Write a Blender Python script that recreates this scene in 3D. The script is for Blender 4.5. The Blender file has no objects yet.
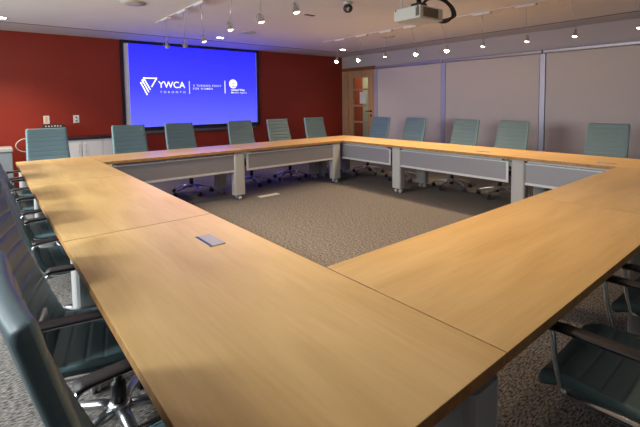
import bpy, bmesh, math, random
from mathutils import Vector, Matrix
PI = math.pi
random.seed(4)
COL = bpy.context.scene.collection
sc = bpy.context.scene

# ------------------------------------------------------------------ materials
def nmat(name):
    m = bpy.data.materials.new(name); m.use_nodes = True
    nt = m.node_tree; b = nt.nodes['Principled BSDF']
    return m, nt, b
def mat(name, col, rough=.5, metal=0, spec=.5, noise=0, nscale=40, bump=0, coat=0):
    m, nt, b = nmat(name)
    b.inputs['Base Color'].default_value = (*col, 1)
    b.inputs['Roughness'].default_value = rough
    b.inputs['Metallic'].default_value = metal
    b.inputs['Specular IOR Level'].default_value = spec
    b.inputs['Coat Weight'].default_value = coat
    if noise or bump:
        tc = nt.nodes.new('ShaderNodeTexCoord'); n = nt.nodes.new('ShaderNodeTexNoise')
        n.inputs['Scale'].default_value = nscale; n.inputs['Detail'].default_value = 4
        nt.links.new(tc.outputs['Object'], n.inputs['Vector'])
        if noise:
            r = nt.nodes.new('ShaderNodeValToRGB')
            r.color_ramp.elements[0].position = .3; r.color_ramp.elements[1].position = .7
            r.color_ramp.elements[0].color = (*[c*(1-noise) for c in col], 1)
            r.color_ramp.elements[1].color = (*[min(1, c*(1+noise)) for c in col], 1)
            nt.links.new(n.outputs['Fac'], r.inputs['Fac']); nt.links.new(r.outputs['Color'], b.inputs['Base Color'])
        if bump:
            bp = nt.nodes.new('ShaderNodeBump'); bp.inputs['Strength'].default_value = bump
            bp.inputs['Distance'].default_value = .002
            nt.links.new(n.outputs['Fac'], bp.inputs['Height']); nt.links.new(bp.outputs['Normal'], b.inputs['Normal'])
    return m
def emit(name, col, s):
    m, nt, b = nmat(name)
    b.inputs['Base Color'].default_value = (.8, .8, .8, 1)
    b.inputs['Emission Color'].default_value = (*col, 1); b.inputs['Emission Strength'].default_value = s
    return m

def wood_mat(name, c1, c2, axis, rough=.42, scale=1.0):
    m, nt, b = nmat(name)
    tc = nt.nodes.new('ShaderNodeTexCoord'); mp = nt.nodes.new('ShaderNodeMapping')
    s = [3.2, 3.2, 3.2]; s[axis] = .55
    mp.inputs['Scale'].default_value = s
    n = nt.nodes.new('ShaderNodeTexNoise'); n.inputs['Scale'].default_value = 2.2*scale; n.inputs['Detail'].default_value = 6
    n.inputs['Roughness'].default_value = .55; n.inputs['Distortion'].default_value = .5
    mp2 = nt.nodes.new('ShaderNodeMapping'); s2 = [70, 70, 70]; s2[axis] = 3; mp2.inputs['Scale'].default_value = s2
    n2 = nt.nodes.new('ShaderNodeTexNoise'); n2.inputs['Scale'].default_value = 1.0; n2.inputs['Detail'].default_value = 3
    mx = nt.nodes.new('ShaderNodeMath'); mx.operation = 'MULTIPLY_ADD'; mx.inputs[1].default_value = .35
    r = nt.nodes.new('ShaderNodeValToRGB')
    r.color_ramp.elements[0].position = .42; r.color_ramp.elements[1].position = .92
    r.color_ramp.elements[0].color = (*c1, 1); r.color_ramp.elements[1].color = (*c2, 1)
    L = nt.links.new
    L(tc.outputs['Object'], mp.inputs['Vector']); L(mp.outputs['Vector'], n.inputs['Vector'])
    L(tc.outputs['Object'], mp2.inputs['Vector']); L(mp2.outputs['Vector'], n2.inputs['Vector'])
    L(n2.outputs['Fac'], mx.inputs[0]); L(n.outputs['Fac'], mx.inputs[2])
    L(mx.outputs[0], r.inputs['Fac']); L(r.outputs['Color'], b.inputs['Base Color'])
    b.inputs['Roughness'].default_value = rough
    return m

def carpet_mat():
    m, nt, b = nmat('carpet_weave'); L = nt.links.new
    tc = nt.nodes.new('ShaderNodeTexCoord')
    v = nt.nodes.new('ShaderNodeMapping'); v.inputs['Scale'].default_value = (42, 130, 1)
    n = nt.nodes.new('ShaderNodeTexNoise'); n.inputs['Scale'].default_value = 1; n.inputs['Detail'].default_value = 3
    n2 = nt.nodes.new('ShaderNodeTexNoise'); n2.inputs['Scale'].default_value = 2.2; n2.inputs['Detail'].default_value = 4
    n3 = nt.nodes.new('ShaderNodeTexNoise'); n3.inputs['Scale'].default_value = 26; n3.inputs['Detail'].default_value = 4
    L(tc.outputs['Object'], v.inputs['Vector']); L(v.outputs['Vector'], n.inputs['Vector'])
    L(tc.outputs['Object'], n2.inputs['Vector']); L(tc.outputs['Object'], n3.inputs['Vector'])
    r = nt.nodes.new('ShaderNodeValToRGB')
    r.color_ramp.elements[0].position = .36; r.color_ramp.elements[1].position = .66
    r.color_ramp.elements[0].color = (.050, .038, .028, 1); r.color_ramp.elements[1].color = (.31, .24, .17, 1)
    L(n.outputs['Fac'], r.inputs['Fac'])
    mx = nt.nodes.new('ShaderNodeMix'); mx.data_type = 'RGBA'; mx.blend_type = 'OVERLAY'; mx.inputs['Factor'].default_value = .35
    L(r.outputs['Color'], mx.inputs[6]); L(n3.outputs['Color'], mx.inputs[7])
    h = nt.nodes.new('ShaderNodeHueSaturation'); h.inputs['Saturation'].default_value = .35
    L(mx.outputs[2], h.inputs['Color']); L(h.outputs['Color'], b.inputs['Base Color'])
    b.inputs['Roughness'].default_value = .95; b.inputs['Specular IOR Level'].default_value = .1
    bp = nt.nodes.new('ShaderNodeBump'); bp.inputs['Strength'].default_value = .6; bp.inputs['Distance'].default_value = .004
    L(n.outputs['Fac'], bp.inputs['Height']); L(bp.outputs['Normal'], b.inputs['Normal'])
    return m

def perforated_mat():
    m, nt, b = nmat('perforated_metal'); L = nt.links.new
    b.inputs['Base Color'].default_value = (.29, .28, .31, 1); b.inputs['Roughness'].default_value = .45
    b.inputs['Metallic'].default_value = .25
    tc = nt.nodes.new('ShaderNodeTexCoord'); v = nt.nodes.new('ShaderNodeTexVoronoi')
    v.inputs['Scale'].default_value = 160; v.inputs['Randomness'].default_value = 0
    L(tc.outputs['Object'], v.inputs['Vector'])
    c = nt.nodes.new('ShaderNodeMath'); c.operation = 'LESS_THAN'; c.inputs[1].default_value = .30
    L(v.outputs['Distance'], c.inputs[0])
    t = nt.nodes.new('ShaderNodeBsdfTransparent'); mx = nt.nodes.new('ShaderNodeMixShader')
    L(c.outputs[0], mx.inputs[0]); L(b.outputs[0], mx.inputs[1]); L(t.outputs[0], mx.inputs[2])
    L(mx.outputs[0], nt.nodes['Material Output'].inputs['Surface'])
    return m

def glass_mat():
    m, nt, b = nmat('clear_glass'); L = nt.links.new
    t = nt.nodes.new('ShaderNodeBsdfTransparent'); t.inputs['Color'].default_value = (.92, .95, .92, 1)
    g = nt.nodes.new('ShaderNodeBsdfGlossy'); g.inputs['Roughness'].default_value = .02
    fr = nt.nodes.new('ShaderNodeMath'); fr.inputs[0].default_value = .04; fr.inputs[1].default_value = .02
    mx = nt.nodes.new('ShaderNodeMixShader'); L(fr.outputs[0], mx.inputs[0]); L(t.outputs[0], mx.inputs[1]); L(g.outputs[0], mx.inputs[2])
    L(mx.outputs[0], nt.nodes['Material Output'].inputs['Surface'])
    return m

M = {}
M['wood_y'] = wood_mat('maple_lengthwise', (.58, .36, .125), (.74, .495, .205), 1)
M['wood_x'] = wood_mat('maple_crosswise', (.58, .36, .125), (.74, .495, .205), 0)
M['edge'] = mat('maple_edge', (.42, .21, .065), .45, noise=.2, nscale=30)
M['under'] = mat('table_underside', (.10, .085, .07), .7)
M['door_wood'] = wood_mat('door_veneer', (.42, .22, .11), (.58, .34, .19), 2, .4)
M['header'] = mat('door_header_wood', (.24, .09, .035), .45, noise=.15, nscale=20)
M['leg'] = mat('pale_grey_paint', (.44, .44, .44), .42)
M['panel'] = perforated_mat()
M['panel_frame'] = mat('panel_frame_grey', (.62, .62, .65), .4, .2)
M['teal'] = mat('teal_leather', (.115, .184, .208), .45, noise=.05, nscale=60, bump=.1)
M['teal_side'] = mat('teal_leather_piping', (.17, .30, .33), .40)
M['chrome'] = mat('polished_aluminium', (.72, .73, .75), .16, 1)
M['brushed'] = mat('brushed_aluminium', (.55, .56, .58), .3, 1)
M['black'] = mat('black_plastic', (.018, .017, .02), .38)
M['pad'] = mat('dark_armrest_leather', (.016, .012, .014), .5, noise=.1)
M['red'] = mat('red_wall_paint', (.27, .022, .010), .5, noise=.03, nscale=4)
M['mauve'] = mat('grey_mauve_paint', (.50, .44, .45), .7)
M['grey_wall'] = mat('beige_wall_paint', (.74, .72, .70), .8)
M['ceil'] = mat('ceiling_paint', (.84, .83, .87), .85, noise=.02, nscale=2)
M['groove'] = mat('ceiling_groove_shadow_gap', (.10, .085, .10), .8)
M['carpet'] = carpet_mat()
M['shade'] = mat('roller_shade_cloth', (.62, .54, .52), .75, noise=.04, nscale=300)
M['rail'] = mat('shade_rail_metal', (.42, .38, .44), .35, .5)
M['lilac'] = mat('mullion_aluminium', (.5, .48, .60), .4, .3)
M['white'] = mat('white_plastic', (.72, .71, .69), .4)
M['track'] = mat('track_white_enamel', (.74, .69, .67), .45)
M['cab'] = mat('white_cabinet_laminate', (.60, .60, .63), .4)
M['counter'] = mat('black_countertop', (.02, .016, .025), .3)
M['bin'] = mat('blue_grey_metal', (.25, .29, .33), .45)
M['frame_blk'] = mat('screen_black_border', (.012, .011, .02), .5)
M['bar'] = mat('screen_bar_grey', (.10, .10, .12), .4)
M['screen_white'] = mat('screen_matte_white', (.70, .70, .72), .8)
M['proj'] = mat('projector_casing', (.68, .69, .67), .45)
M['proj_dark'] = mat('projector_grille', (.20, .17, .13), .5)
M['lens'] = mat('lens_glass', (.01, .01, .02), .05, 0, .8)
M['bulb'] = emit('lamp_bulb', (1, .80, .55), 60)
M['bulb_dim'] = emit('lamp_bulb_dim', (1, .84, .68), 9)
M['down'] = emit('downlight_diffuser', (1, .93, .85), 7)
M['glass'] = glass_mat()
M['dark_glass'] = mat('night_window_glass', (.03, .03, .045), .08)
M['grommet'] = mat('grommet_metal', (.42, .41, .45), .5, .3)
M['spk'] = mat('speaker_grille_paint', (.60, .57, .53), .7)
M['paper'] = mat('paper', (.75, .73, .70), .8)
M['hall_red'] = mat('hall_red_paint', (.45, .09, .03), .7)
M['hall_green'] = mat('hall_pale_green_paint', (.50, .55, .38), .7)
M['amber'] = mat('amber_plastic', (.70, .42, .28), .5)
M['floor_box'] = mat('floor_outlet_tan', (.62, .60, .54), .5)
M['cable_white'] = mat('white_cable_rubber', (.6, .6, .58), .5)

# screen picture: blue with a lighter lower part, shown by the screen itself
def screen_mat():
    m, nt, b = nmat('projected_blue_picture'); L = nt.links.new
    b.inputs['Base Color'].default_value = (.05, .05, .3, 1); b.inputs['Roughness'].default_value = .8
    tc = nt.nodes.new('ShaderNodeTexCoord'); sx = nt.nodes.new('ShaderNodeSeparateXYZ')
    L(tc.outputs['Object'], sx.inputs[0])
    mr = nt.nodes.new('ShaderNodeMapRange'); mr.inputs['From Min'].default_value = 1.0; mr.inputs['From Max'].default_value = 2.5
    L(sx.outputs['Z'], mr.inputs['Value'])
    r = nt.nodes.new('ShaderNodeValToRGB'); L(mr.outputs[0], r.inputs['Fac'])
    e = r.color_ramp.elements
    e[0].position = 0; e[0].color = (.064, .069, 1, 1); e[1].position = 1; e[1].color = (.009, .008, 1, 1)
    x = r.color_ramp.elements.new(.5); x.color = (.022, .023, 1, 1)
    L(r.outputs['Color'], b.inputs['Emission Color']); b.inputs['Emission Strength'].default_value = 1.32
    return m
M['screen'] = screen_mat()
M['ink'] = emit('projected_white_lettering', (.95, .95, 1), .74)
M['ink2'] = emit('projected_pale_lettering', (.55, .58, 1), .74)

# ------------------------------------------------------------------ mesh helpers
class MB:
    def __init__(s): s.bm = bmesh.new()
    def box(s, x0, x1, y0, y1, z0, z1, bev=0, seg=2, mi=0):
        bm2 = bmesh.new(); bmesh.ops.create_cube(bm2, size=1)
        for v in bm2.verts:
            v.co = Vector((x0+(v.co.x+.5)*(x1-x0), y0+(v.co.y+.5)*(y1-y0), z0+(v.co.z+.5)*(z1-z0)))
        if bev: bmesh.ops.bevel(bm2, geom=bm2.edges[:], offset=bev, segments=seg, affect='EDGES', profile=.5)
        s._merge(bm2, mi); return s
    def _merge(s, bm2, mi=0):
        mp = {}
        for v in bm2.verts: mp[v] = s.bm.verts.new(v.co)
        for f in bm2.faces:
            try:
                nf = s.bm.faces.new([mp[v] for v in f.verts]); nf.material_index = mi; nf.smooth = f.smooth
            except ValueError: pass
        bm2.free()
    def lathe(s, prof, cx=0, cy=0, n=20, mat4=None, mi=0):
        bm2 = bmesh.new(); rings = []
        for (r, z) in prof:
            rings.append([bm2.verts.new((cx+r*math.cos(2*PI*i/n), cy+r*math.sin(2*PI*i/n), z)) for i in range(n)])
        for a, b in zip(rings, rings[1:]):
            for i in range(n):
                f = bm2.faces.new([a[i], a[(i+1) % n], b[(i+1) % n], b[i]]); f.smooth = True
        if prof[0][0] > 1e-6: bm2.faces.new(rings[0][::-1])
        if prof[-1][0] > 1e-6: bm2.faces.new(rings[-1])
        bmesh.ops.remove_doubles(bm2, verts=bm2.verts, dist=1e-6)
        if mat4 is not None: bmesh.ops.transform(bm2, matrix=mat4, verts=bm2.verts)
        s._merge(bm2, mi); return s
    def sweep(s, pts, prof, up=Vector((0, 0, 1)), closed=False, mi=0, smooth=True, scales=None):
        pts = [Vector(p) for p in pts]; n = len(pts); bm2 = bmesh.new(); rings = []
        for i, p in enumerate(pts):
            if closed: t = pts[(i+1) % n]-pts[i-1]
            else: t = pts[min(i+1, n-1)]-pts[max(i-1, 0)]
            t.normalize(); u = Vector(up); sd = t.cross(u)
            if sd.length < 1e-4: sd = t.cross(Vector((1, 0, 0)))
            sd.normalize(); w = sd.cross(t)
            k = scales[i] if scales else 1
            rings.append([bm2.verts.new(p+sd*(a*k)+w*(b*k)) for a, b in prof])
        m = len(prof)
        for i in range(n if closed else n-1):
            A = rings[i]; B = rings[(i+1) % n]
            for j in range(m):
                f = bm2.faces.new([A[j], A[(j+1) % m], B[(j+1) % m], B[j]]); f.smooth = smooth
        if not closed:
            bm2.faces.new(rings[0][::-1]); bm2.faces.new(rings[-1])
        bmesh.ops.recalc_face_normals(bm2, faces=bm2.faces)
        s._merge(bm2, mi); return s
    def prism(s, poly, z0, z1, mi=0, bev=0):
        bm2 = bmesh.new()
        a = [bm2.verts.new((x, y, z0)) for x, y in poly]; b = [bm2.verts.new((x, y, z1)) for x, y in poly]
        bm2.faces.new(a[::-1]); bm2.faces.new(b)
        for i in range(len(poly)): bm2.faces.new([a[i], a[(i+1) % len(poly)], b[(i+1) % len(poly)], b[i]])
        if bev: bmesh.ops.bevel(bm2, geom=bm2.edges[:], offset=bev, segments=2, affect='EDGES', profile=.5)
        s._merge(bm2, mi); return s
    def xf(s, m4): bmesh.ops.transform(s.bm, matrix=m4, verts=s.bm.verts); return s
    def build(s, name, mats, parent=None, smooth=False, recalc=True):
        if recalc: bmesh.ops.recalc_face_normals(s.bm, faces=s.bm.faces)
        me = bpy.data.meshes.new(name); s.bm.to_mesh(me); s.bm.free()
        for m in (mats if isinstance(mats, (list, tuple)) else [mats]): me.materials.append(m)
        if smooth: me.polygons.foreach_set('use_smooth', [True]*len(me.polygons))
        o = bpy.data.objects.new(name, me); COL.objects.link(o)
        if parent: o.parent = parent
        return o
def circ(r, n=8): return [(r*math.cos(2*PI*i/n), r*math.sin(2*PI*i/n)) for i in range(n)]
def rrect(w, h, r=.003):
    w /= 2; h /= 2
    return [(w-r, -h), (w, -h+r), (w, h-r), (w-r, h), (-w+r, h), (-w, h-r), (-w, -h+r), (-w+r, -h)]
def smoothpts(pts, it=2, closed=False):
    pts = [Vector(p) for p in pts]
    for _ in range(it):
        out = []; n = len(pts)
        rng = range(n) if closed else range(n-1)
        if not closed: out.append(pts[0])
        for i in rng:
            a, b = pts[i], pts[(i+1) % n]; out += [a*.75+b*.25, a*.25+b*.75]
        if not closed: out.append(pts[-1])
        pts = out
    return pts
def tag(o, label=None, cat=None, group=None, kind=None):
    if label: o['label'] = label
    if cat: o['category'] = cat
    if group: o['group'] = group
    if kind: o['kind'] = kind
    return o
def thing(name, label, cat, loc=(0, 0, 0), rz=0, group=None):
    o = bpy.data.objects.new(name, None); COL.objects.link(o); o.empty_display_size = .1
    o.location = loc; o.rotation_euler = (0, 0, rz)
    return tag(o, label, cat, group)
def kids(o): return [c for c in bpy.data.objects if c.parent is o]
def copy_tree(o, parent=None):
    c = o.copy(); COL.objects.link(c); c.parent = parent
    for ch in kids(o): copy_tree(ch, c)
    return c
def struct(o): o['kind'] = 'structure'; return o

# ------------------------------------------------------------------ the room
X0, X1, Y0, Y1, H = -2.8, 7.453, -2.6, 8.363, 2.6
struct(MB().box(X0-.15, X1+.15, Y0-.15, Y1+.15, -.1, 0).build('floor', M['carpet']))
ce = MB().box(X0-.15, X1+.15, Y0-.15, Y1+.15, H, H+.1).build('ceiling', M['ceil']); struct(ce)
# narrow shadow gap line round the ceiling, standing off the two far walls
g = MB(); GX, GY = 6.86, 7.53
g.box(X0, GX, GY-.006, GY+.006, H-.006, H).box(GX-.006, GX+.006, Y0, GY, H-.006, H)
struct(g.build('trim_1', M['groove']))
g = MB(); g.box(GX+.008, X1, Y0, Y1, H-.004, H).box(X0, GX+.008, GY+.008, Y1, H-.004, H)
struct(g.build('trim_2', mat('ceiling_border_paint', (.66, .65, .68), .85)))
struct(MB().box(X0-.15, X1+.15, Y1, Y1+.15, 0, H).build('wall_back', M['red']))
struct(MB().box(X0-.15, X1+.15, Y0-.15, Y0, 0, H).build('wall_front', M['grey_wall']))
# left wall; its unseen window opening is added to let in fill light
WL = [(2.4, 6.6)]; wz0, wz1 = .95, 2.15
w = MB(); w.box(X0-.15, X0, Y0, Y1, 0, wz0).box(X0-.15, X0, Y0, Y1, wz1, H)
ys = [Y0, WL[0][0], WL[0][1], Y1]
for a, b in ((ys[0], ys[1]), (ys[2], ys[3])): w.box(X0-.15, X0, a, b, wz0, wz1)
struct(w.build('wall_left', M['grey_wall']))
for i, (a, b) in enumerate(WL):
    f = MB()
    for y in (a, (a+b)/2-.02, b-.04): f.box(X0-.10, X0-.05, y, y+.04, wz0, wz1)
    f.box(X0-.10, X0-.05, a, b, wz0, wz0+.04).box(X0-.10, X0-.05, a, b, wz1-.04, wz1)
    fo = struct(f.build('window_%d' % (i+4), M['white']))  # unseen window, added as an opening for the fill light
    MB().box(X0-.08, X0-.075, a+.04, b-.04, wz0+.04, wz1-.04).build('pane', M['glass'], fo)
# right wall: door opening y 7.22..8.22, windows between z .45 and 2.2
DY0, DY1, DZ = 7.17, 8.30, 2.26
w = MB()
w.box(X1, X1+.15, Y0, DY0, 0, .42).box(X1, X1+.15, Y0, DY0, 2.2, H)
w.box(X1, X1+.15, DY0, Y1+.15, DZ, H).box(X1, X1+.15, DY1, Y1+.15, 0, DZ).box(X1, X1+.15, 7.05, DY0, .42, 2.2)
w.box(X1, X1+.15, Y0, Y0+.3, .42, 2.2)
struct(w.build('wall_right', M['mauve']))
win_edges = [7.05, 5.14, 3.13, 1.12, -.89, Y0+.3]
for i in range(5):
    a, b = win_edges[i+1], win_edges[i]
    f = MB()
    f.box(X1+.03, X1+.09, a, b, .42, .47).box(X1+.03, X1+.09, a, b, 2.15, 2.2)
    f.box(X1+.03, X1+.09, a, a+.03, .47, 2.15).box(X1+.03, X1+.09, b-.03, b, .47, 2.15)
    fo = struct(f.build('window_%d' % (i+6), M['lilac']))
    MB().box(X1+.055, X1+.065, a+.03, b-.03, .47, 2.15).build('pane', M['dark_glass'], fo)
for i, y in enumerate(win_edges[:5]):      # upright mullions showing between the shades
    yy = y if i else 7.085
    struct(MB().box(X1-.045, X1+.02, yy-.045, yy+.045, .30, 2.2, .004).build('trim_%d' % (i+3), M['lilac']))
# skirting
struct(MB().box(X0, X1, Y1-.015, Y1, 0, .1, .003).build('baseboard_back', M['counter']))
struct(MB().box(X1-.015, X1, Y0, DY0, 0, .1, .003).build('baseboard_right', M['counter']))

# roller shades
lab = ['grey mauve roller shade next to the wooden door, hiding a window',
       'grey mauve roller shade between the two lilac mullions behind the far right chairs',
       'wide grey mauve roller shade at the right end of the far right wall',
       'roller shade on the right wall nearest the right edge of the photo', 'roller shade at the near end of the right wall']
for i in range(4):
    b = win_edges[i]-(.055 if i else .02); a = win_edges[i+1]+.055
    t = thing('roller_shade', lab[i], 'window shade', (X1, (a+b)/2, .3), 0, 'roller shades on the right wall')
    h = (b-a)/2
    MB().box(-.035, -.030, -h, h, .03, 1.90).build('shade_cloth', M['shade'], t)
    MB().box(-.075, 0, -h-.05, h+.05, 1.905, 1.965, .012).build('cassette', M['rail'], t)
    MB().box(-.043, -.022, -h, h, 0, .03, .004).build('bottom_bar', M['rail'], t)

# door with glazed lights
d = struct(MB().build('door_1', M['door_wood'])) if False else None
leafy0, leafy1 = 7.21, 8.13
rows = [(2.02, 1.745), (1.70, 1.33), (1.285, .905), (.86, .50)]
gl0, gl1 = 7.42, 7.955
dm = MB(); xx0, xx1 = X1+.02, X1+.065
dm.box(xx0, xx1, leafy0, gl0, .01, DZ-.05).box(xx0, xx1, gl1, leafy1, .01, DZ-.05)
dm.box(xx0, xx1, gl0, gl1, 2.02, DZ-.05).box(xx0, xx1, gl0, gl1, .01, rows[-1][1])
for (a, b), (c, e) in zip(rows, rows[1:]): dm.box(xx0, xx1, gl0, gl1, c, b)
door = struct(dm.build('door_1', M['door_wood']))
fr = MB(); fr.box(X1-.02, X1+.13, 7.13, leafy0, 0, DZ).box(X1-.02, X1+.13, leafy1, 8.33, 0, DZ)
fr.build('door_frame', M['door_wood'], door)
MB().box(X1-.035, X1+.13, 7.11, 8.34, DZ-.05, DZ+.03, .004).build('door_header', M['header'], door)
for (a, b) in rows: MB().box(X1+.038, X1+.045, gl0, gl1, b, a).build('glass_pane', M['glass'], door)
hb = MB(); hb.lathe([(.026, 0), (.026, .012)], mat4=Matrix.Translation((X1+.02, 7.30, 1.17)) @ Matrix.Rotation(-PI/2, 4, 'Y'))
hb.sweep(smoothpts([(X1+.015, 7.30, 1.17), (X1-.04, 7.30, 1.17), (X1-.045, 7.33, 1.17), (X1-.045, 7.44, 1.165)], 1), circ(.011))
hb.box(X1+.012, X1+.02, 7.28, 7.32, 1.03, 1.09, .003)
hb.build('door_handle', M['black'], door)
hg = MB()
for z in (1.95, 1.1, .3): hg.box(X1-.024, X1+.02, 8.17, 8.185, z-.05, z+.06, .002)
hg.build('hinge', M['brushed'], door)
nt_ = MB().box(X1+.030, X1+.0335, 7.50, 7.72, 1.36, 1.66).build('paper_notice', M['paper'])
tag(nt_, 'white paper sheet taped on the second glass pane of the wooden door', 'notice')
# corridor seen through the glass
struct(MB().box(X1+.15, 9.6, 6.0, 10.2, -.1, 0).build('floor_corridor', M['carpet']))
struct(MB().box(X1+.15, 9.6, 6.0, 10.2, H, H+.1).build('ceiling_corridor', M['ceil']))
w = MB().box(9.0, 9.1, 9.15, 10.2, 0, H).box(X1+.15, 9.1, 10.2, 10.3, 0, H)
struct(w.build('wall_corridor_red', M['hall_red']))
struct(MB().box(9.0, 9.1, 6.0, 9.15, 0, H).build('wall_corridor_green', M['hall_green']))
struct(MB().box(X1+.15, 9.1, 5.9, 6.0, 0, H).build('wall_corridor_end', M['hall_green']))

# ------------------------------------------------------------------ projection screen
sx0, sx1, sz0, sz1 = 1.985, 4.87, .95, 2.595
t = thing('projection_screen', 'large wall screen showing a blue picture with white lettering', 'projector screen', (0, Y1, 0))
f = MB()
yo = -.045
f.box(sx0, sx1, yo, 0, sz1-.055, sz1, .003).box(sx0, sx1, yo, 0, sz0-.05, sz0+.02, .003)
f.box(sx0, sx0+.05, yo, 0, sz0, sz1-.05).box(sx1-.05, sx1, yo, 0, sz0, sz1-.05)
f.build('screen_frame', M['frame_blk'], t)
MB().box(sx0+.05, sx1-.05, -.03, 0, sz0+.02, sz1-.05).build('screen_fabric', M['screen_white'], t)
pic = MB().box(2.125, 4.80, -.033, -.030, sz0+.028, sz1-.056).build('projected_image', M['screen'], t)
MB().box(sx0+.02, sx1-.10, -.05, -.01, sz0-.115, sz0-.055, .012).build('weight_bar', M['bar'], t)
# picture point for an image pixel (writing sits on the picture)
def wr(px_, py_):   # linear map measured on the screen plane
    return None
def text(body, x, z, h, mat_, parent, width=None, bold=0, align='LEFT', spacing=1):
    cu = bpy.data.curves.new('lettering', 'FONT'); cu.body = body; cu.size = 1; cu.extrude = 0; cu.offset = bold
    cu.space_character = spacing; cu.align_x = align
    ob = bpy.data.objects.new('tmp', cu); COL.objects.link(ob)
    dg = bpy.context.evaluated_depsgraph_get(); dg.update()
    me = bpy.data.meshes.new_from_object(ob.evaluated_get(dg))
    bpy.data.objects.remove(ob)
    xs = [v.co.x for v in me.vertices]; zs = [v.co.y for v in me.vertices]
    ax, bx, az, bz = min(xs), max(xs), min(zs), max(zs)
    sz = h/(bz-az); sxx = (width/(bx-ax)) if width else sz
    for v in me.vertices:
        v.co = Vector((x+(v.co.x-ax)*sxx, -.0345, z+(v.co.y-az)*sz))
    me.materials.append(mat_)
    o = bpy.data.objects.new('lettering', me); COL.objects.link(o); o.parent = parent
    return o
# logo: nested strokes making a pennant triangle
def strokes(segs, wd, name, mat_, parent, y=-.0345):
    bm = bmesh.new()
    for (a, b) in segs:
        a = Vector((a[0], a[1])); b = Vector((b[0], b[1])); d = (b-a).normalized(); n = Vector((-d.y, d.x))*wd/2
        a2 = a-d*wd*.3; b2 = b+d*wd*.3
        vs = [bm.verts.new((p.x, y, p.y)) for p in (a2+n, b2+n, b2-n, a2-n)]
        bm.faces.new(vs)
    me = bpy.data.meshes.new(name); bm.to_mesh(me); bm.free(); me.materials.append(mat_)
    o = bpy.data.objects.new(name, me); COL.objects.link(o); o.parent = parent; return o
SCR = t

# ------------------------------------------------------------------ tables
W = .776; TT = .74
def col_leg(parent, x, y, ox=.055, oy=.07):
    c = MB(); r = .03
    poly = []
    for (sx, sy, a0) in ((1, 1, 0), (-1, 1, 90), (-1, -1, 180), (1, -1, 270)):
        for k in range(4):
            a = math.radians(a0+k*30); poly.append((x+sx*(ox-r)+r*math.cos(a), y+sy*(oy-r)+r*math.sin(a)))
    c.prism(poly, .075, TT-.065)
    c.box(x-ox+.012, x+ox-.012, y-oy+.012, y+oy-.012, TT-.065, TT-.03)
    lo = c.build('leg', M['leg'], parent)
    for s in (-1, 1):
        k = MB()
        for d in (-.012, .012):
            k.lathe([(.004, -.008), (.026, -.008), (.028, -.004), (.028, .004), (.026, .008), (.004, .008)], n=16,
                    mat4=Matrix.Translation((x+d*(1 if ox < oy else 1), y+s*.04, .028)) @ Matrix.Rotation(PI/2, 4, 'Y'))
        k.box(x-.006, x+.006, y+s*.04-.012, y+s*.04+.012, .03, .078)
        k.build('caster', M['leg'], lo)
    return lo
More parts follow.
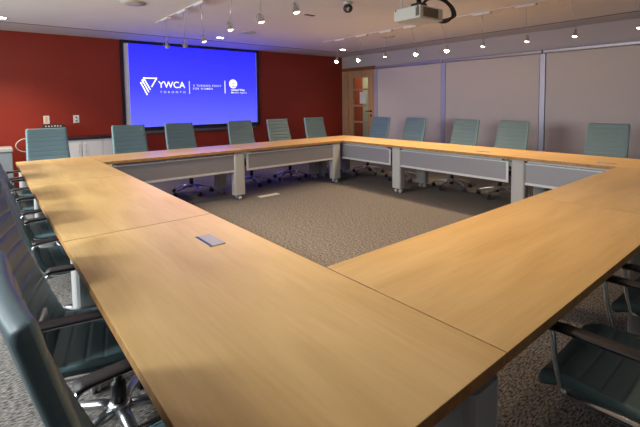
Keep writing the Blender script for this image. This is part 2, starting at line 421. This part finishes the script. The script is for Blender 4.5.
def table(x0, x1, y0, y1, run, label, panel_side, grommet=None, ends=(1,)):
    """run: 'y' lengthwise along Y or 'x'. panel_side: +1/-1 side of the inner edge."""
    cx, cy = (x0+x1)/2, (y0+y1)/2
    t = thing('conference_table', label, 'table', (cx, cy, 0), 0, 'maple conference tables joined in a square ring')
    a, b = (x1-x0)/2-.003, (y1-y0)/2-.003
    bm = MB(); bm.box(-a, a, -b, b, TT-.034, TT, .0018, 2, 0)
    o = bm.build('tabletop', [M['wood_y' if run == 'y' else 'wood_x'], M['edge'], M['under']], t)
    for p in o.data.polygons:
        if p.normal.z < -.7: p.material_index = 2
        elif abs(p.normal.z) < .5: p.material_index = 1
    # legs: two at each end, near inner and outer edges
    for e in ends:
        for s in (-1, 1):
            if run == 'y': col_leg(t, s*(a-(.085 if e > 0 else .075)), e*(b-.095), .065 if e > 0 else .07, .085)
            else: col_leg(t, e*(a-.095), s*(b-.085), .085, .065)
    # steel rails under the top
    r = MB()
    if run == 'y':
        for s in (-1, 1): r.box(s*(a-.10)-.02, s*(a-.10)+.02, -b+.125, b-.125, TT-.064, TT-.034)
        for e in (-1, 1): r.box(-a+.175, a-.175, e*(b-.07)-.025, e*(b-.07)+.025, TT-.064, TT-.034)
    else:
        for s in (-1, 1): r.box(-a+.125, a-.125, s*(b-.10)-.02, s*(b-.10)+.02, TT-.064, TT-.034)
        for e in (-1, 1): r.box(e*(a-.07)-.025, e*(a-.07)+.025, -b+.175, b-.175, TT-.064, TT-.034)
    r.build('frame_rail', M['panel_frame'], t)
    # perforated modesty panel with border, near the inner edge
    pz0, pz1 = .415, TT-.066
    if run == 'y':
        px_ = panel_side*(a-.045); L0, L1 = -b+.02, b-.02
        pn = MB().box(px_-.002, px_+.002, L0+.03, L1-.03, pz0+.03, pz1-.015)
        fb = MB().box(px_-.006, px_+.006, L0, L1, pz0, pz0+.03, .002).box(px_-.006, px_+.006, L0, L1, pz1-.015, pz1, .002)
        fb.box(px_-.006, px_+.006, L0, L0+.03, pz0+.03, pz1-.015).box(px_-.006, px_+.006, L1-.03, L1, pz0+.03, pz1-.015)
    else:
        py_ = panel_side*(b-.045); L0, L1 = -a+.02, a-.02
        pn = MB().box(L0+.03, L1-.03, py_-.002, py_+.002, pz0+.03, pz1-.015)
        fb = MB().box(L0, L1, py_-.006, py_+.006, pz0, pz0+.03, .002).box(L0, L1, py_-.006, py_+.006, pz1-.015, pz1, .002)
        fb.box(L0, L0+.03, py_-.006, py_+.006, pz0+.03, pz1-.015).box(L1-.03, L1, py_-.006, py_+.006, pz0+.03, pz1-.015)
    po = pn.build('modesty_panel', M['panel'], t)
    fb.build('panel_frame', M['panel_frame'], po)
    if grommet:
        gx, gy = grommet[0]-cx, grommet[1]-cy
        gw, gl = grommet[2], grommet[3]
        g = MB().box(gx-gw, gx+gw, gy-gl, gy+gl, TT-.001, TT+.004, .0015)
        go = g.build('power_grommet', M['grommet'], t)
        MB().box(gx-gw+.002, gx-gw+.014, gy-gl+.004, gy+gl-.004, TT+.003, TT+.0055, .001).build('slot', M['black'], go)
    return t
xa, xb, xc, xd = .2714, 1.0476, 4.7932, 5.569
ya, yb, yc, yd = .514, 2.394, 4.285, 6.166
yi0, yi1 = 1.29, 5.39
xm = (xb+xc)/2
table(xa, xb, ya, yb, 'y', 'maple table at the near left, with a lilac power hatch in its top', 1, (.827, 1.922, .04, .092), (-1, 1))
table(xa, xb, yb, yc, 'y', 'middle maple table of the left row, between two seams', 1)
table(xa, xb, yc, yd, 'y', 'far left corner maple table, beside the grey metal bin', 1)
table(xb, xm, yi1, yd, 'x', 'maple table of the back row nearest the white cabinet, under the screen', -1)
table(xm, xc, yi1, yd, 'x', 'maple table of the back row in front of the red wall, right of the screen', -1)
table(xc, xd, yc, yd, 'y', 'maple table at the far corner by the wooden door', -1)
table(xc, xd, yb, yc, 'y', 'maple table in the middle of the right row, with a small power hatch', -1, (5.01, 2.85, .03, .10))
table(xc, xd, ya, yb, 'y', 'maple table at the right end of the right row, touching the front row', -1, (5.0, 1.44, .03, .09), (-1, 1))
table(xb, xm, ya, yi0, 'x', 'maple table at the bottom right, joined to the near left one by a long seam', 1)
table(xm, xc, ya, yi0, 'x', 'maple table of the front row running out at the right edge', 1)

# ------------------------------------------------------------------ chairs
def slab(fn, nu, nv, th):
    """closed padded sheet: fn(u,v)->(point, normal, relief)"""
    bm = bmesh.new(); F = []; B = []
    for j in range(nv+1):
        fr_, bk = [], []
        for i in range(nu+1):
            u = i/nu*2-1; v = j/nv
            p, n, r = fn(u, v)
            ed = min(1-abs(u), min(v, 1-v)*2)
            k = min(1, ed/.06); k = math.sqrt(max(0, 1-(1-k)**2))
            fr_.append(bm.verts.new(p+n*(th/2*(.5+.5*k)+r*min(1, max(0, (.96-abs(u))/.06))))); bk.append(bm.verts.new(p-n*(th/2*(.5+.5*k))))
        F.append(fr_); B.append(bk)
    for j in range(nv):
        for i in range(nu):
            bm.faces.new([F[j][i], F[j][i+1], F[j+1][i+1], F[j+1][i]])
            bm.faces.new([B[j][i], B[j+1][i], B[j+1][i+1], B[j][i+1]])
    for j in range(nv):
        bm.faces.new([F[j][0], F[j+1][0], B[j+1][0], B[j][0]]); bm.faces.new([F[j][nu], B[j][nu], B[j+1][nu], F[j+1][nu]])
    for i in range(nu):
        bm.faces.new([F[0][i], B[0][i], B[0][i+1], F[0][i+1]]); bm.faces.new([F[nv][i], F[nv][i+1], B[nv][i+1], B[nv][i]])
    for f in bm.faces: f.material_index = 0
    bm.faces.ensure_lookup_table()
    for j in range(nv):      # piped side edges
        for i in (0, nu-1):
            F[j][i].link_faces
            for f in F[j][i].link_faces:
                if all(v in (F[j][i], F[j+1][i], B[j+1][i], B[j][i], F[j][i+1], F[j+1][i+1], B[j][i+1], B[j+1][i+1]) for v in f.verts): f.material_index = 1
    bmesh.ops.recalc_face_normals(bm, faces=bm.faces)
    m = MB(); m.bm.free(); m.bm = bm; return m
def rib(v, n): 
    x = (v*n) % 1
    return .0055*(1-abs(2*x-1)**7)
def uspan():
    return [-1, -.97, -.9, -.6, -.3, 0, .3, .6, .9, .97, 1]
REC = math.radians(18.5)
def back_pt(u, v):
    L = .655
    y = -.225-math.sin(REC)*L*v-.03*v*(1-v)*0; z = .475+math.cos(REC)*L*v
    y += .018*math.sin(PI*v)*-1+.012*(u*u)       # gentle hollow
    w = .252-.020*v
    cr = max(0, v-.97)/.03*.008
    p = Vector((u*(w-cr), y, z)); n = Vector((-.05*u, math.cos(REC), math.sin(REC))).normalized()
    return p, n, rib(v, 10)
def seat_pt(u, v):
    y = -.215+.475*v; z = .462-.010*math.sin(PI*min(1, v*1.2))
    f = max(0, (v-.8)/.2); z -= .035*f*f; w = .245-.01*f*f
    n = Vector((0, .5*f, 1)).normalized()
    return Vector((u*w, y, z+.008*u*u)), n, rib(v, 8)*.7
def make_chair():
    t = thing('office_chair', '', 'chair')
    tl = [M['teal'], M['teal_side']]
    slab(seat_pt, 30, 96, .045).build('seat', tl, t, smooth=True)
    slab(back_pt, 30, 140, .034).build('backrest', tl, t, smooth=True)
    # arms
    for s in (-1, 1):
        x = s*.275
        loop = [(x, .212, .662), (x, .203, .64), (x, .197, .56), (x, .178, .485), (x, .172, .462), (x, .145, .458), (x, .08, .462), (x, -.10, .466), (x, -.20, .470),
                (x, -.25, .53), (x, -.275, .625), (x, -.262, .662), (x, -.2, .664), (x, .0, .664), (x, .18, .664)]
        pts = smoothpts(loop, 2, True)
        a = MB().sweep(pts, rrect(.011, .026, .003), up=Vector((1, 0, 0)), closed=True)
        # the profile's first axis lies in the loop plane; swap for a flat band
        ao = a.build('armrest', M['chrome'], t)
        br = MB().box(min(x, x-s*.05), max(x, x-s*.05), -.10, .04, .445, .462, .003)
        br.build('arm_bracket', M['brushed'], ao)
        pd = MB().sweep([(x, -.27, .668), (x, -.25, .674), (x, 0, .675), (x, .17, .674), (x, .212, .669)], rrect(.056, .014, .005))
        pd.build('arm_pad', M['pad'], ao)
    # mechanism and gas lift
    mc = MB().box(-.085, .085, -.13, .11, .385, .435, .012)
    mc.box(-.13, .13, -.05, .05, .425, .445, .004)
    mc.sweep([(.08, .03, .41), (.2, .05, .415)], circ(.006))
    mc.build('tilt_mechanism', M['black'], t)
    MB().lathe([(.0, .13), (.030, .13), (.030, .24), (.024, .245), (.016, .25), (.016, .39)], n=16).build('gas_lift', M['black'], t)
    sp = MB().box(-.06, .06, -.262, -.242, .42, .60, .006); sp.box(-.06, .06, -.26, -.10, .405, .425, .004)
    sp.build('back_bracket', M['brushed'], t)
    MB().lathe([(.0, .10), (.045, .10), (.045, .145), (.036, .158), (0, .160)], n=20).build('base_hub', M['brushed'], t)
    for k in range(5):
        a = 2*PI*k/5+.3; c, s_ = math.cos(a), math.sin(a)
        pts = [(r*c, r*s_, z) for r, z in ((.03, .130), (.10, .126), (.19, .108), (.27, .086), (.305, .078))]
        lg = MB().sweep(pts, rrect(.046, .030, .008), scales=[1.1, 1, .85, .7, .55]).build('leg', M['brushed'], t)
        cs = MB(); m0 = Matrix.Translation((.305*c, .305*s_, .030)) @ Matrix.Rotation(a+.6, 4, 'Z') @ Matrix.Rotation(PI/2, 4, 'X')
        for d in (-.016, .016):
            cs.lathe([(.004, d-.009), (.025, d-.009), (.030, d-.005), (.030, d+.005), (.025, d+.009), (.004, d+.009)], n=16, mat4=m0)
        cs.lathe([(.009, .03), (.009, .075)], .305*c, .305*s_, 10)
        cs.build('caster', M['black'], lg)
    return t
proto = make_chair(); used = [False]
def chair(x, y, rz, label, group):
    o = proto if not used[0] else copy_tree(proto)
    used[0] = True
    o.location = (x, y, 0); o.rotation_euler = (0, 0, rz); tag(o, label, 'chair', group)
    return o
R = math.radians
GL, GB, GR, GF = 'teal chairs along the left row', 'teal chairs along the back row', 'teal chairs along the right row', 'teal chairs along the front row'
chair(.434, .98, R(-90+3.5), 'nearest teal chair at the bottom left corner, seen from behind its back', GL)
chair(.385, 1.88, R(-103), 'teal chair with ribbed back at the left edge, second from the camera', GL)
chair(.44, 2.985, R(-90), 'teal chair in the left row beside the seam nearest the camera', GL)
chair(.44, 3.80, R(-90), 'fourth teal chair of the left row, its back hidden behind nearer chairs', GL)
chair(.44, 4.83, R(-92), 'teal chair of the left row just past the farther seam', GL)
chair(.44, 5.55, R(-90), 'farthest teal chair of the left row, in front of the grey bin', GL)
bx = [(.655, 'light teal ribbed chair at far left, in front of the white cabinet', 6.370, 180),
      (1.68, 'teal chair directly below the left edge of the blue screen', 6.350, 180),
      (2.46, 'teal chair under the left half of the blue screen', 6.350, 182),
      (3.52, 'teal chair under the right end of the blue screen', 6.340, 178),
      (4.33, 'teal chair just right of the blue screen, before the red wall', 6.340, 180),
      (5.165, 'teal chair of the back row nearest the wooden door', 6.310, 176)]
for x, l, y, a in bx: chair(x, y, R(a), l, GB)
rx = [(5.74, 'bluish teal chair in front of the wooden door', 92), (4.88, 'teal chair left of the first lilac mullion', 89),
      (3.82, 'teal chair between the two lilac mullions, nearer the left one', 90), (3.01, 'teal chair just left of the second lilac mullion', 91),
      (1.77, 'teal chair at the right, alone in front of the widest shade', 90)]
for y, l, a in rx: chair(5.77, y, R(a), l, GR)
chair(1.69, .345, R(1), 'shadowed teal chair at the bottom right, chrome arm nearest the camera', GF)
chair(2.44, .335, 0, 'dark teal chair at the right edge, second along the near outer edge', GF)
chair(3.40, .335, 0, 'third chair along the near outer edge, mostly cropped at the right', GF)

# ------------------------------------------------------------------ cabinet, bin, wall bits
cb0, cb1, cy0 = .62, 1.86, Y1-.47
t = thing('credenza', 'low white cabinet with a black top against the red wall', 'cabinet', ((cb0+cb1)/2, cy0+.235, 0))
hw = (cb1-cb0)/2
MB().box(-hw, hw, -.21, .23, .08, .835, .003).build('carcass', M['cab'], t)
MB().box(-hw+.03, hw-.03, -.17, .22, 0, .08).build('plinth', M['black'], t)
MB().box(-hw-.02, hw+.02, -.25, .233, .836, .872, .004).build('countertop', M['counter'], t)
nd = 4; dw = 2*hw/nd
for i in range(nd):
    a = -hw+i*dw
    dd = MB().box(a+.003, a+dw-.003, -.232, -.211, .09, .825, .002).build('door', M['cab'], t)
    hx = a+dw-.05 if i % 2 == 1 else a+.05
    MB().sweep(smoothpts([(hx, -.231, .62), (hx, -.262, .625), (hx, -.262, .755), (hx, -.231, .76)], 1), circ(.005)).build('handle', M['brushed'], dd)
t = thing('desk_console', 'black device with pale keys on the cabinet behind the far left chair', 'device', (.88, 8.05, .872))
MB().prism([(-.16, -.10), (.15, -.10), (.15, .10), (-.15, .10)], 0, .03, bev=.006).build('base', M['black'], t)
MB().box(-.16, .16, -.012, .012, 0, .205, .004).xf(Matrix.Translation((0, .02, .025)) @ Matrix.Rotation(R(-18), 4, 'X')).build('panel', M['black'], t)
for k in range(6):
    MB().box(-.11+k*.04, -.092+k*.04, -.022, -.010, .165, .18, .002).xf(Matrix.Translation((0, .02, .025)) @ Matrix.Rotation(R(-18), 4, 'X')).build('key', M['white'], t)
cbm = MB().sweep(smoothpts([(.80, 8.05, .880), (.62, 8.0, .885), (.52, 7.96, .90), (.42, 7.92, .885), (.36, 7.90, .82), (.37, 7.90, .75), (.44, 7.90, .70), (.52, 7.95, .69), (.57, 8.05, .72), (.58, 8.2, .70), (.59, 8.34, .60)], 3), circ(.007))
tag(cbm.build('power_cord', M['cable_white']), 'white cord looping beside the far left chair against the red wall', 'cable')
t = thing('wall_switch', 'pale wall plate with an amber insert, above the far left chair', 'switch', (.815, Y1, 1.165))
MB().box(-.042, .042, -.008, 0, -.068, .068, .003).build('plate', M['white'], t)
MB().box(-.016, .010, -.014, -.006, -.045, .05, .003).build('rocker', M['amber'], t)
t = thing('wall_outlet', 'small white outlet plate on the red wall, left of the screen', 'outlet', (1.245, Y1, 1.165))
MB().box(-.045, .045, -.008, 0, -.066, .066, .003).build('plate', M['white'], t)
for z in (-.03, .03):
    MB().lathe([(.017, 0), (.017, .006), (.0, .006)], n=14, mat4=Matrix.Translation((0, -.006, z)) @ Matrix.Rotation(PI/2, 4, 'X')).build('socket', M['bin'], t)
t = thing('metal_bin', 'blue grey metal bin with a flat lid at the far left before the red wall', 'bin', (-.05, 7.9, 0))
MB().box(-.33, .36, -.2, .2, 0, .72, .01).build('body', M['bin'], t)
MB().box(-.34, .37, -.21, .21, .725, .785, .012).build('lid', mat('bin_lid_grey', (.42, .44, .46), .4), t)
MB().box(.02, .20, -.225, -.208, .735, .755, .004).build('handle', M['black'], t)

# floor outlet
t = thing('floor_outlet', 'pale tan outlet cover set flat in the carpet inside the ring', 'floor outlet', (3.28, 5.385, 0))
MB().box(-.17, .17, -.055, .055, 0, .006, .002).build('cover', M['floor_box'], t)
for s in (-1, 1): MB().box(s*.08-.055, s*.08+.055, -.03, .03, .005, .010, .002).build('flap', M['floor_box'], t)

# ------------------------------------------------------------------ ceiling fittings
def disc(name, x, y, r, mat_, label, cat, depth=.012):
    t = thing(name, label, cat, (x, y, H-.0045 if (x > GX or y > GY) else H))
    MB().lathe([(r, -.002), (r, -.008), (r*.93, -depth)], n=32).build('rim', mat_, t)
    MB().lathe([(r*.92, -depth), (r*.5, -depth-.004), (0, -depth-.005)], n=32).build('grille', mat_, t)
    return t
disc('ceiling_speaker', 1.41, 5.25, .15, M['spk'], 'round ceiling speaker cut by the top edge, left of the pendant row', 'speaker')
disc('ceiling_speaker', 5.74, 5.18, .14, M['spk'], 'round ceiling speaker beside the right pendant row', 'speaker')
disc('ceiling_speaker', 3.48, 6.27, .13, M['spk'], 'round ceiling speaker near the middle of the screen top', 'speaker')
vt = thing('ceiling_vent', 'small dark slot in the ceiling at the top centre', 'vent', (3.48, 4.56, H))
MB().box(-.075, .075, -.028, .028, -.006, 0, .002).build('grille', M['black'], vt)
cm = thing('dome_camera', 'round grey camera on the ceiling at the top edge', 'camera', (3.40, 3.70, H))
MB().lathe([(.055, 0), (.055, -.02), (.03, -.03)], n=24).build('mount', M['spk'], cm)
MB().lathe([(0, -.125), (.03, -.12), (.05, -.10), (.058, -.072), (.05, -.045), (.03, -.028), (0, -.028)], n=24).build('housing', M['black'], cm)
MB().lathe([(0, -.015), (.022, -.012), (.028, 0), (.018, .004), (.014, -.004), (0, -.006)], n=20, mat4=Matrix.Translation((-.028, -.035, -.088)) @ Matrix.Rotation(R(-60), 4, 'X') @ Matrix.Rotation(R(-20), 4, 'Y')).build('lens', M['spk'], cm)
for (x, y, l) in ((.25, 7.2, 'round recessed downlight at the left edge of the ceiling'),
                  (3.37, 7.09, 'round recessed downlight above the middle of the screen'),
                  (6.35, 7.09, 'round recessed downlight near the corner by the door')):
    t = thing('downlight', l, 'light', (x, y, H), 0, 'recessed downlights along the back wall')
    MB().lathe([(.062, 0), (.085, 0), (.085, -.006), (.062, -.006), (.062, 0)], n=28).build('trim_ring', M['track'], t)
    MB().lathe([(.061, -.004), (0, -.004)], n=28).build('diffuser', M['down'], t)
    ld = bpy.data.lights.new('downlight_lamp', 'SPOT'); ld.energy = {.25: 150, 3.37: 14, 6.35: 22}[x]; ld.color = (1, .80, .58); ld.spot_size = R(120); ld.spot_blend = .9; ld.shadow_soft_size = .06
    lo = bpy.data.objects.new('lamp', ld); COL.objects.link(lo); lo.parent = t; lo.location = (0, 0, -.03)

# tracks and pendants
def track(x, y0, y1, label):
    t = thing('light_track', label, 'light track', (x, (y0+y1)/2, H)); h = (y1-y0)/2
    MB().box(-.009, .009, -h, h, -.012, 0, .002).build('rail', M['track'], t)
    for s in (-1, 1): MB().box(-.012, .012, s*h-.02, s*h+.02, -.016, 0, .002).build('end_cap', M['track'], t)
track(2.0, .4, 6.28, 'thin ceiling track carrying the pendant lamps nearer the screen')
track(5.2, .2, 6.35, 'thin ceiling track carrying the pendant lamps at the right')
def pendant(c, hd_, label, group, bright, power, tilt=(0, 0), zh=2.17, soft=.035, col=(1, .72, .44)):
    t = thing('pendant_lamp', label, 'lamp', (c[0], c[1], H), 0, group)
    ox, oy = hd_[0]-c[0], hd_[1]-c[1]
    MB().box(-.032, .032, -.13, .13, -.045, -.012, .010).build('canopy', M['track'], t)
    dz = zh-H
    MB().sweep([(0, 0, -.03), (ox, oy, dz+.075)], circ(.0035, 6)).build('cord', M['brushed'], t)
    m4 = Matrix.Translation((ox, oy, dz)) @ Matrix.Rotation(tilt[0], 4, 'X') @ Matrix.Rotation(tilt[1], 4, 'Y')
    hd = MB().lathe([(.004, .065), (.010, .062), (.012, .035), (.019, .022), (.031, -.016), (.034, -.024), (.0315, -.024), (.018, .016), (.005, .024)], n=20, mat4=m4)
    for s in (-1, 1): hd.sweep([m4 @ Vector((s*.010, 0, .060)), m4 @ Vector((s*.038, 0, .035)), m4 @ Vector((s*.034, 0, -.012))], circ(.003, 6))
    ho = hd.build('lamp_head', M['brushed'], t)
    MB().lathe([(.030, -.016), (.030, -.028), (.024, -.043), (.013, -.051), (0, -.054)] if bright > 1 else [(.030, -.016), (.02, -.026), (0, -.030)], n=20, mat4=m4).build('bulb', M['bulb'] if bright > 1 else (M['bulb_dim'] if bright else M['spk']), ho)
    if power:
        ld = bpy.data.lights.new('pendant_beam', 'SPOT'); ld.energy = power*2.1; ld.color = col
        ld.spot_size = R(125); ld.spot_blend = .8; ld.shadow_soft_size = soft
        lo = bpy.data.objects.new('lamp', ld); COL.objects.link(lo); lo.parent = t; lo.location = (ox, oy, dz-.07); lo.rotation_euler = (tilt[0], tilt[1], 0)
GA, GB2 = 'pendant lamps on the left track', 'pendant lamps on the right track'
L1 = [((1.99, 5.85), (1.90, 5.58), 'pendant lamp over the left part of the screen, nearest the wall', 0, 4),
      ((2.0, 5.24), (2.05, 5.35), 'second pendant lamp from the screen on the left track, unlit', 0, 0),
      ((2.0, 4.71), (2.07, 4.80), 'lit pendant lamp hanging in front of the top of the screen', 1, 18),
      ((2.0, 3.90), (1.953, 3.883), 'lit pendant lamp just above the right half of the screen', 1, 18),
      ((2.0, 3.33), (1.99, 3.343), 'pendant lamp hanging right of the screen top, small pale glow', 1, 20),
      ((2.0, 2.81), (2.007, 2.812), 'pendant lamp at the top centre, nearest the camera on the left track', 1, 13),
      ((2.0, 2.1), (2.0, 2.1), 'pendant lamp on the left track, first one beyond the top edge', 1, 10),
      ((2.0, 1.4), (2.0, 1.4), 'pendant lamp on the left track, over the inner corner near the camera', 1, 9),
      ]
for i, (c, h_, l, b, pw) in enumerate(L1): pendant(c, h_, l, GA, b, pw, (R(-12), R(-8)))
L2 = [((5.2, 5.87), (4.98, 5.73), 'small glowing pendant lamp before the corner of the red wall', 2, 9),
      ((5.2, 5.30), (5.107, 5.293), 'bright pendant lamp above the wooden door', 2, 12),
      ((5.2, 4.72), (5.14, 4.698), 'dim pendant lamp just right of the wooden door', 1, 14),
      ((5.2, 4.20), (5.229, 4.128), 'brightest pendant lamp, directly below the projector', 2, 18),
      ((5.2, 3.66), (5.257, 3.583), 'bright pendant lamp above the first lilac mullion', 2, 18),
      ((5.2, 3.0), (5.292, 3.032), 'pendant lamp over the shade between the mullions', 1, 13),
      ((5.2, 2.41), (5.318, 2.445), 'pendant lamp just left of the second lilac mullion', 1, 12),
      ((5.2, 1.9), (5.36, 1.905), 'pendant lamp right of the second lilac mullion', 1, 9),
      ((5.2, 1.26), (5.286, 1.26), 'pendant lamp half cut off at the right edge', 1, 7)]
for i, (c, h_, l, b, pw) in enumerate(L2): pendant(c, h_, l, GB2, b, pw*.84, (R(4), R(12)))
track(-1.2, .2, 6.3, 'thin ceiling track left of the left row of chairs')
for i in range(5):
    pendant((-1.2, 1.75+i*.98), (-1.2, 1.75+i*.98), 'pendant lamp on the track left of the tables, ' + ['nearest the camera', 'second from the camera', 'halfway along', 'second from the red wall', 'nearest the red wall'][i],
            'pendant lamps on the track left of the tables', 1, 28, (0, R(-36)), soft=.11, col=(.93, .96, 1))

# ------------------------------------------------------------------ projector
t = thing('ceiling_projector', 'white projector hanging from the ceiling with black cables behind', 'projector', (3.58, 2.79, 2.25))
MB().box(-.195, .195, -.168, .175, 0, .128, .012, 3).build('casing', M['proj'], t)
g = MB()
for k in range(11): g.box(-.135+k*.022, -.122+k*.022, -.174, -.166, .022, .108)
g.box(-.145, .105, -.1695, -.166, .018, .112)
g.build('vent_grille', M['proj_dark'], t)
g = MB()
for k in range(5): g.box(-.199, -.193, -.155+k*.009, -.150+k*.009, .02, .105)
g.build('side_vent', M['proj_dark'], t)
for (x, y) in ((-.198, .15), (-.198, -.14)): MB().lathe([(0, -.004), (.008, -.004), (.008, .004), (0, .004)], n=12, mat4=Matrix.Translation((x, y, .112)) @ Matrix.Rotation(PI/2, 4, 'Y')).build('screw', M['black'], t)
MB().lathe([(.055, 0), (.055, .04), (.045, .04), (.04, .02), (0, .022)], n=24, mat4=Matrix.Translation((-.06, .17, .065)) @ Matrix.Rotation(-PI/2, 4, 'X')).build('lens', M['lens'], t)
mb = MB().box(-.09, .09, -.09, .09, .130, .142, .003).box(-.06, .06, -.06, .06, .142, .19, .006)
for k in range(4):
    a = PI/4+k*PI/2; mb.sweep([(.04*math.cos(a), .04*math.sin(a), .16), (.16*math.cos(a), .15*math.sin(a), .135)], rrect(.02, .012, .003))
mb.build('mount_bracket', M['black'], t)
MB().lathe([(.025, .19), (.025, H-2.25-.012), (.07, H-2.25-.012), (.07, H-2.25)], n=20).build('ceiling_pole', M['black'], t)
MB().box(.197, .215, -.10, .12, .02, .10, .004).build('connector_panel', M['proj_dark'], t)
for k in range(5):
    o = .014*k
    pts = [(.215, -.06+k*.03, .03+.012*k), (.27+o, -.10+k*.02, .0+.01*k), (.36+o, -.14, .03+.01*k), (.42+o, -.14, .11), (.37+o, -.12, .21), (.22, -.09, .26+o*.5), (.08, -.04, .24), (.05, 0, .18)]
    MB().sweep(smoothpts(pts, 3), circ(.010 if k < 4 else .014)).build('cable', M['black'], t)
MB().sweep([(-.16, .10, .128), (-.16, .10, .34)], circ(.008)).build('antenna', M['white'], t)

# ------------------------------------------------------------------ writing on the picture
text('YWCA', 2.637, 1.722, .128, M['ink'], SCR, .53, bold=.012)
text('TORONTO', 2.67, 1.622, .038, M['ink2'], SCR, .50, bold=.012, spacing=2.0)
text('A TURNING POINT', 3.33, 1.757, .042, M['ink2'], SCR, .615, bold=.012, spacing=1.35)
text('FOR WOMEN', 3.33, 1.694, .042, M['ink2'], SCR, .42, bold=.012, spacing=1.25)
text('United Way', 4.175, 1.664, .056, M['ink'], SCR, .335, bold=.02)
text('Member Agency', 4.175, 1.612, .046, M['ink2'], SCR, .385, bold=.012)
strokes([((3.253, 1.612), (3.253, 1.862))], .016, 'divider', M['ink2'], SCR)
strokes([((4.033, 1.628), (4.033, 1.888))], .024, 'divider', M['ink2'], SCR)
strokes([((2.372, 1.905), (2.612, 1.905)), ((2.612, 1.905), (2.517, 1.745)), ((2.378, 1.900), (2.486, 1.69)),
         ((2.345, 1.865), (2.372, 1.865)), ((2.350, 1.862), (2.458, 1.642)), ((2.316, 1.815), (2.343, 1.815)), ((2.322, 1.812), (2.428, 1.59))],
        .024, 'triangle_emblem', M['ink'], SCR)
# round emblem: disc with a cut-out arch
bm = bmesh.new(); cxx, czz, rr = 4.227, 1.828, .096
outer = [bm.verts.new((cxx+rr*math.cos(2*PI*i/40), -.0345, czz+rr*math.sin(2*PI*i/40))) for i in range(40)]
bm.faces.new(outer)
me = bpy.data.meshes.new('round_emblem'); bm.to_mesh(me); bm.free(); me.materials.append(M['ink'])
o = bpy.data.objects.new('round_emblem', me); COL.objects.link(o); o.parent = SCR
def arc(r0, r1, a0, a1, cx, cz, name, m, y):
    bm = bmesh.new(); n = 14; v0 = []; v1 = []
    for i in range(n+1):
        a = math.radians(a0+(a1-a0)*i/n); v0.append(bm.verts.new((cx+r0*math.cos(a), y, cz+r0*math.sin(a)))); v1.append(bm.verts.new((cx+r1*math.cos(a), y, cz+r1*math.sin(a))))
    for i in range(n): bm.faces.new([v0[i], v1[i], v1[i+1], v0[i+1]])
    me = bpy.data.meshes.new(name); bm.to_mesh(me); bm.free(); me.materials.append(m)
    o = bpy.data.objects.new(name, me); COL.objects.link(o); o.parent = SCR
arc(.030, .044, 15, 165, cxx+.01, czz-.012, 'emblem_arc', M['screen'], -.036)
arc(.0, .018, 200, 340, cxx+.01, czz-.006, 'emblem_arc', M['screen'], -.036)
strokes([((4.20, 1.765), (4.305, 1.785))], .016, 'emblem_hand', M['screen'], SCR, y=-.036)

# ------------------------------------------------------------------ added fill light at the left window, camera, world
for i, (a, b) in enumerate(WL):
    ld = bpy.data.lights.new('window_fill', 'AREA'); ld.shape = 'RECTANGLE'; ld.size = wz1-wz0; ld.size_y = b-a  # added cool fill light behind the unseen left window
    ld.energy = 130; ld.color = (.93, .97, 1)
    lo = bpy.data.objects.new('window_fill', ld); COL.objects.link(lo)
    lo.location = (X0-.25, (a+b)/2, (wz0+wz1)/2+.1); lo.rotation_euler = (0, R(-90), 0)
    ld.spread = R(150)
ld = bpy.data.lights.new('corridor_lamp', 'POINT'); ld.energy = 15; ld.color = (1, .85, .65); ld.shadow_soft_size = .2
lo = bpy.data.objects.new('corridor_lamp', ld); COL.objects.link(lo); lo.location = (8.3, 8.6, 2.3)
wd = bpy.data.worlds.new('dusk'); sc.world = wd; wd.use_nodes = True
bg = wd.node_tree.nodes['Background']; bg.inputs['Color'].default_value = (.55, .7, 1, 1); bg.inputs['Strength'].default_value = .25

f, cx, cy, yaw, pitch, roll, h = 413.5165, 330.9979, 128.662, .6998, .0652, -.0108, 1.4179
F = Vector((math.sin(yaw)*math.cos(pitch), math.cos(yaw)*math.cos(pitch), -math.sin(pitch)))
r0 = Vector((math.cos(yaw), -math.sin(yaw), 0)); u0 = r0.cross(F)
rr_ = r0*math.cos(roll)+u0*math.sin(roll); uu_ = -r0*math.sin(roll)+u0*math.cos(roll)
cam = bpy.data.cameras.new('camera'); co = bpy.data.objects.new('camera', cam); COL.objects.link(co)
m = Matrix((rr_, uu_, -F)).transposed().to_4x4(); m.translation = (0, 0, h); co.matrix_world = m
cam.sensor_width = 36; cam.sensor_fit = 'HORIZONTAL'; cam.lens = f*36/640
cam.shift_x = -(cx-320)/640; cam.shift_y = -(213.5-cy)/640; cam.clip_start = .02
sc.camera = co
sc.view_settings.view_transform = 'Standard'; sc.view_settings.look = 'None'; sc.view_settings.gamma = 1
sc.view_settings.exposure = 0.64
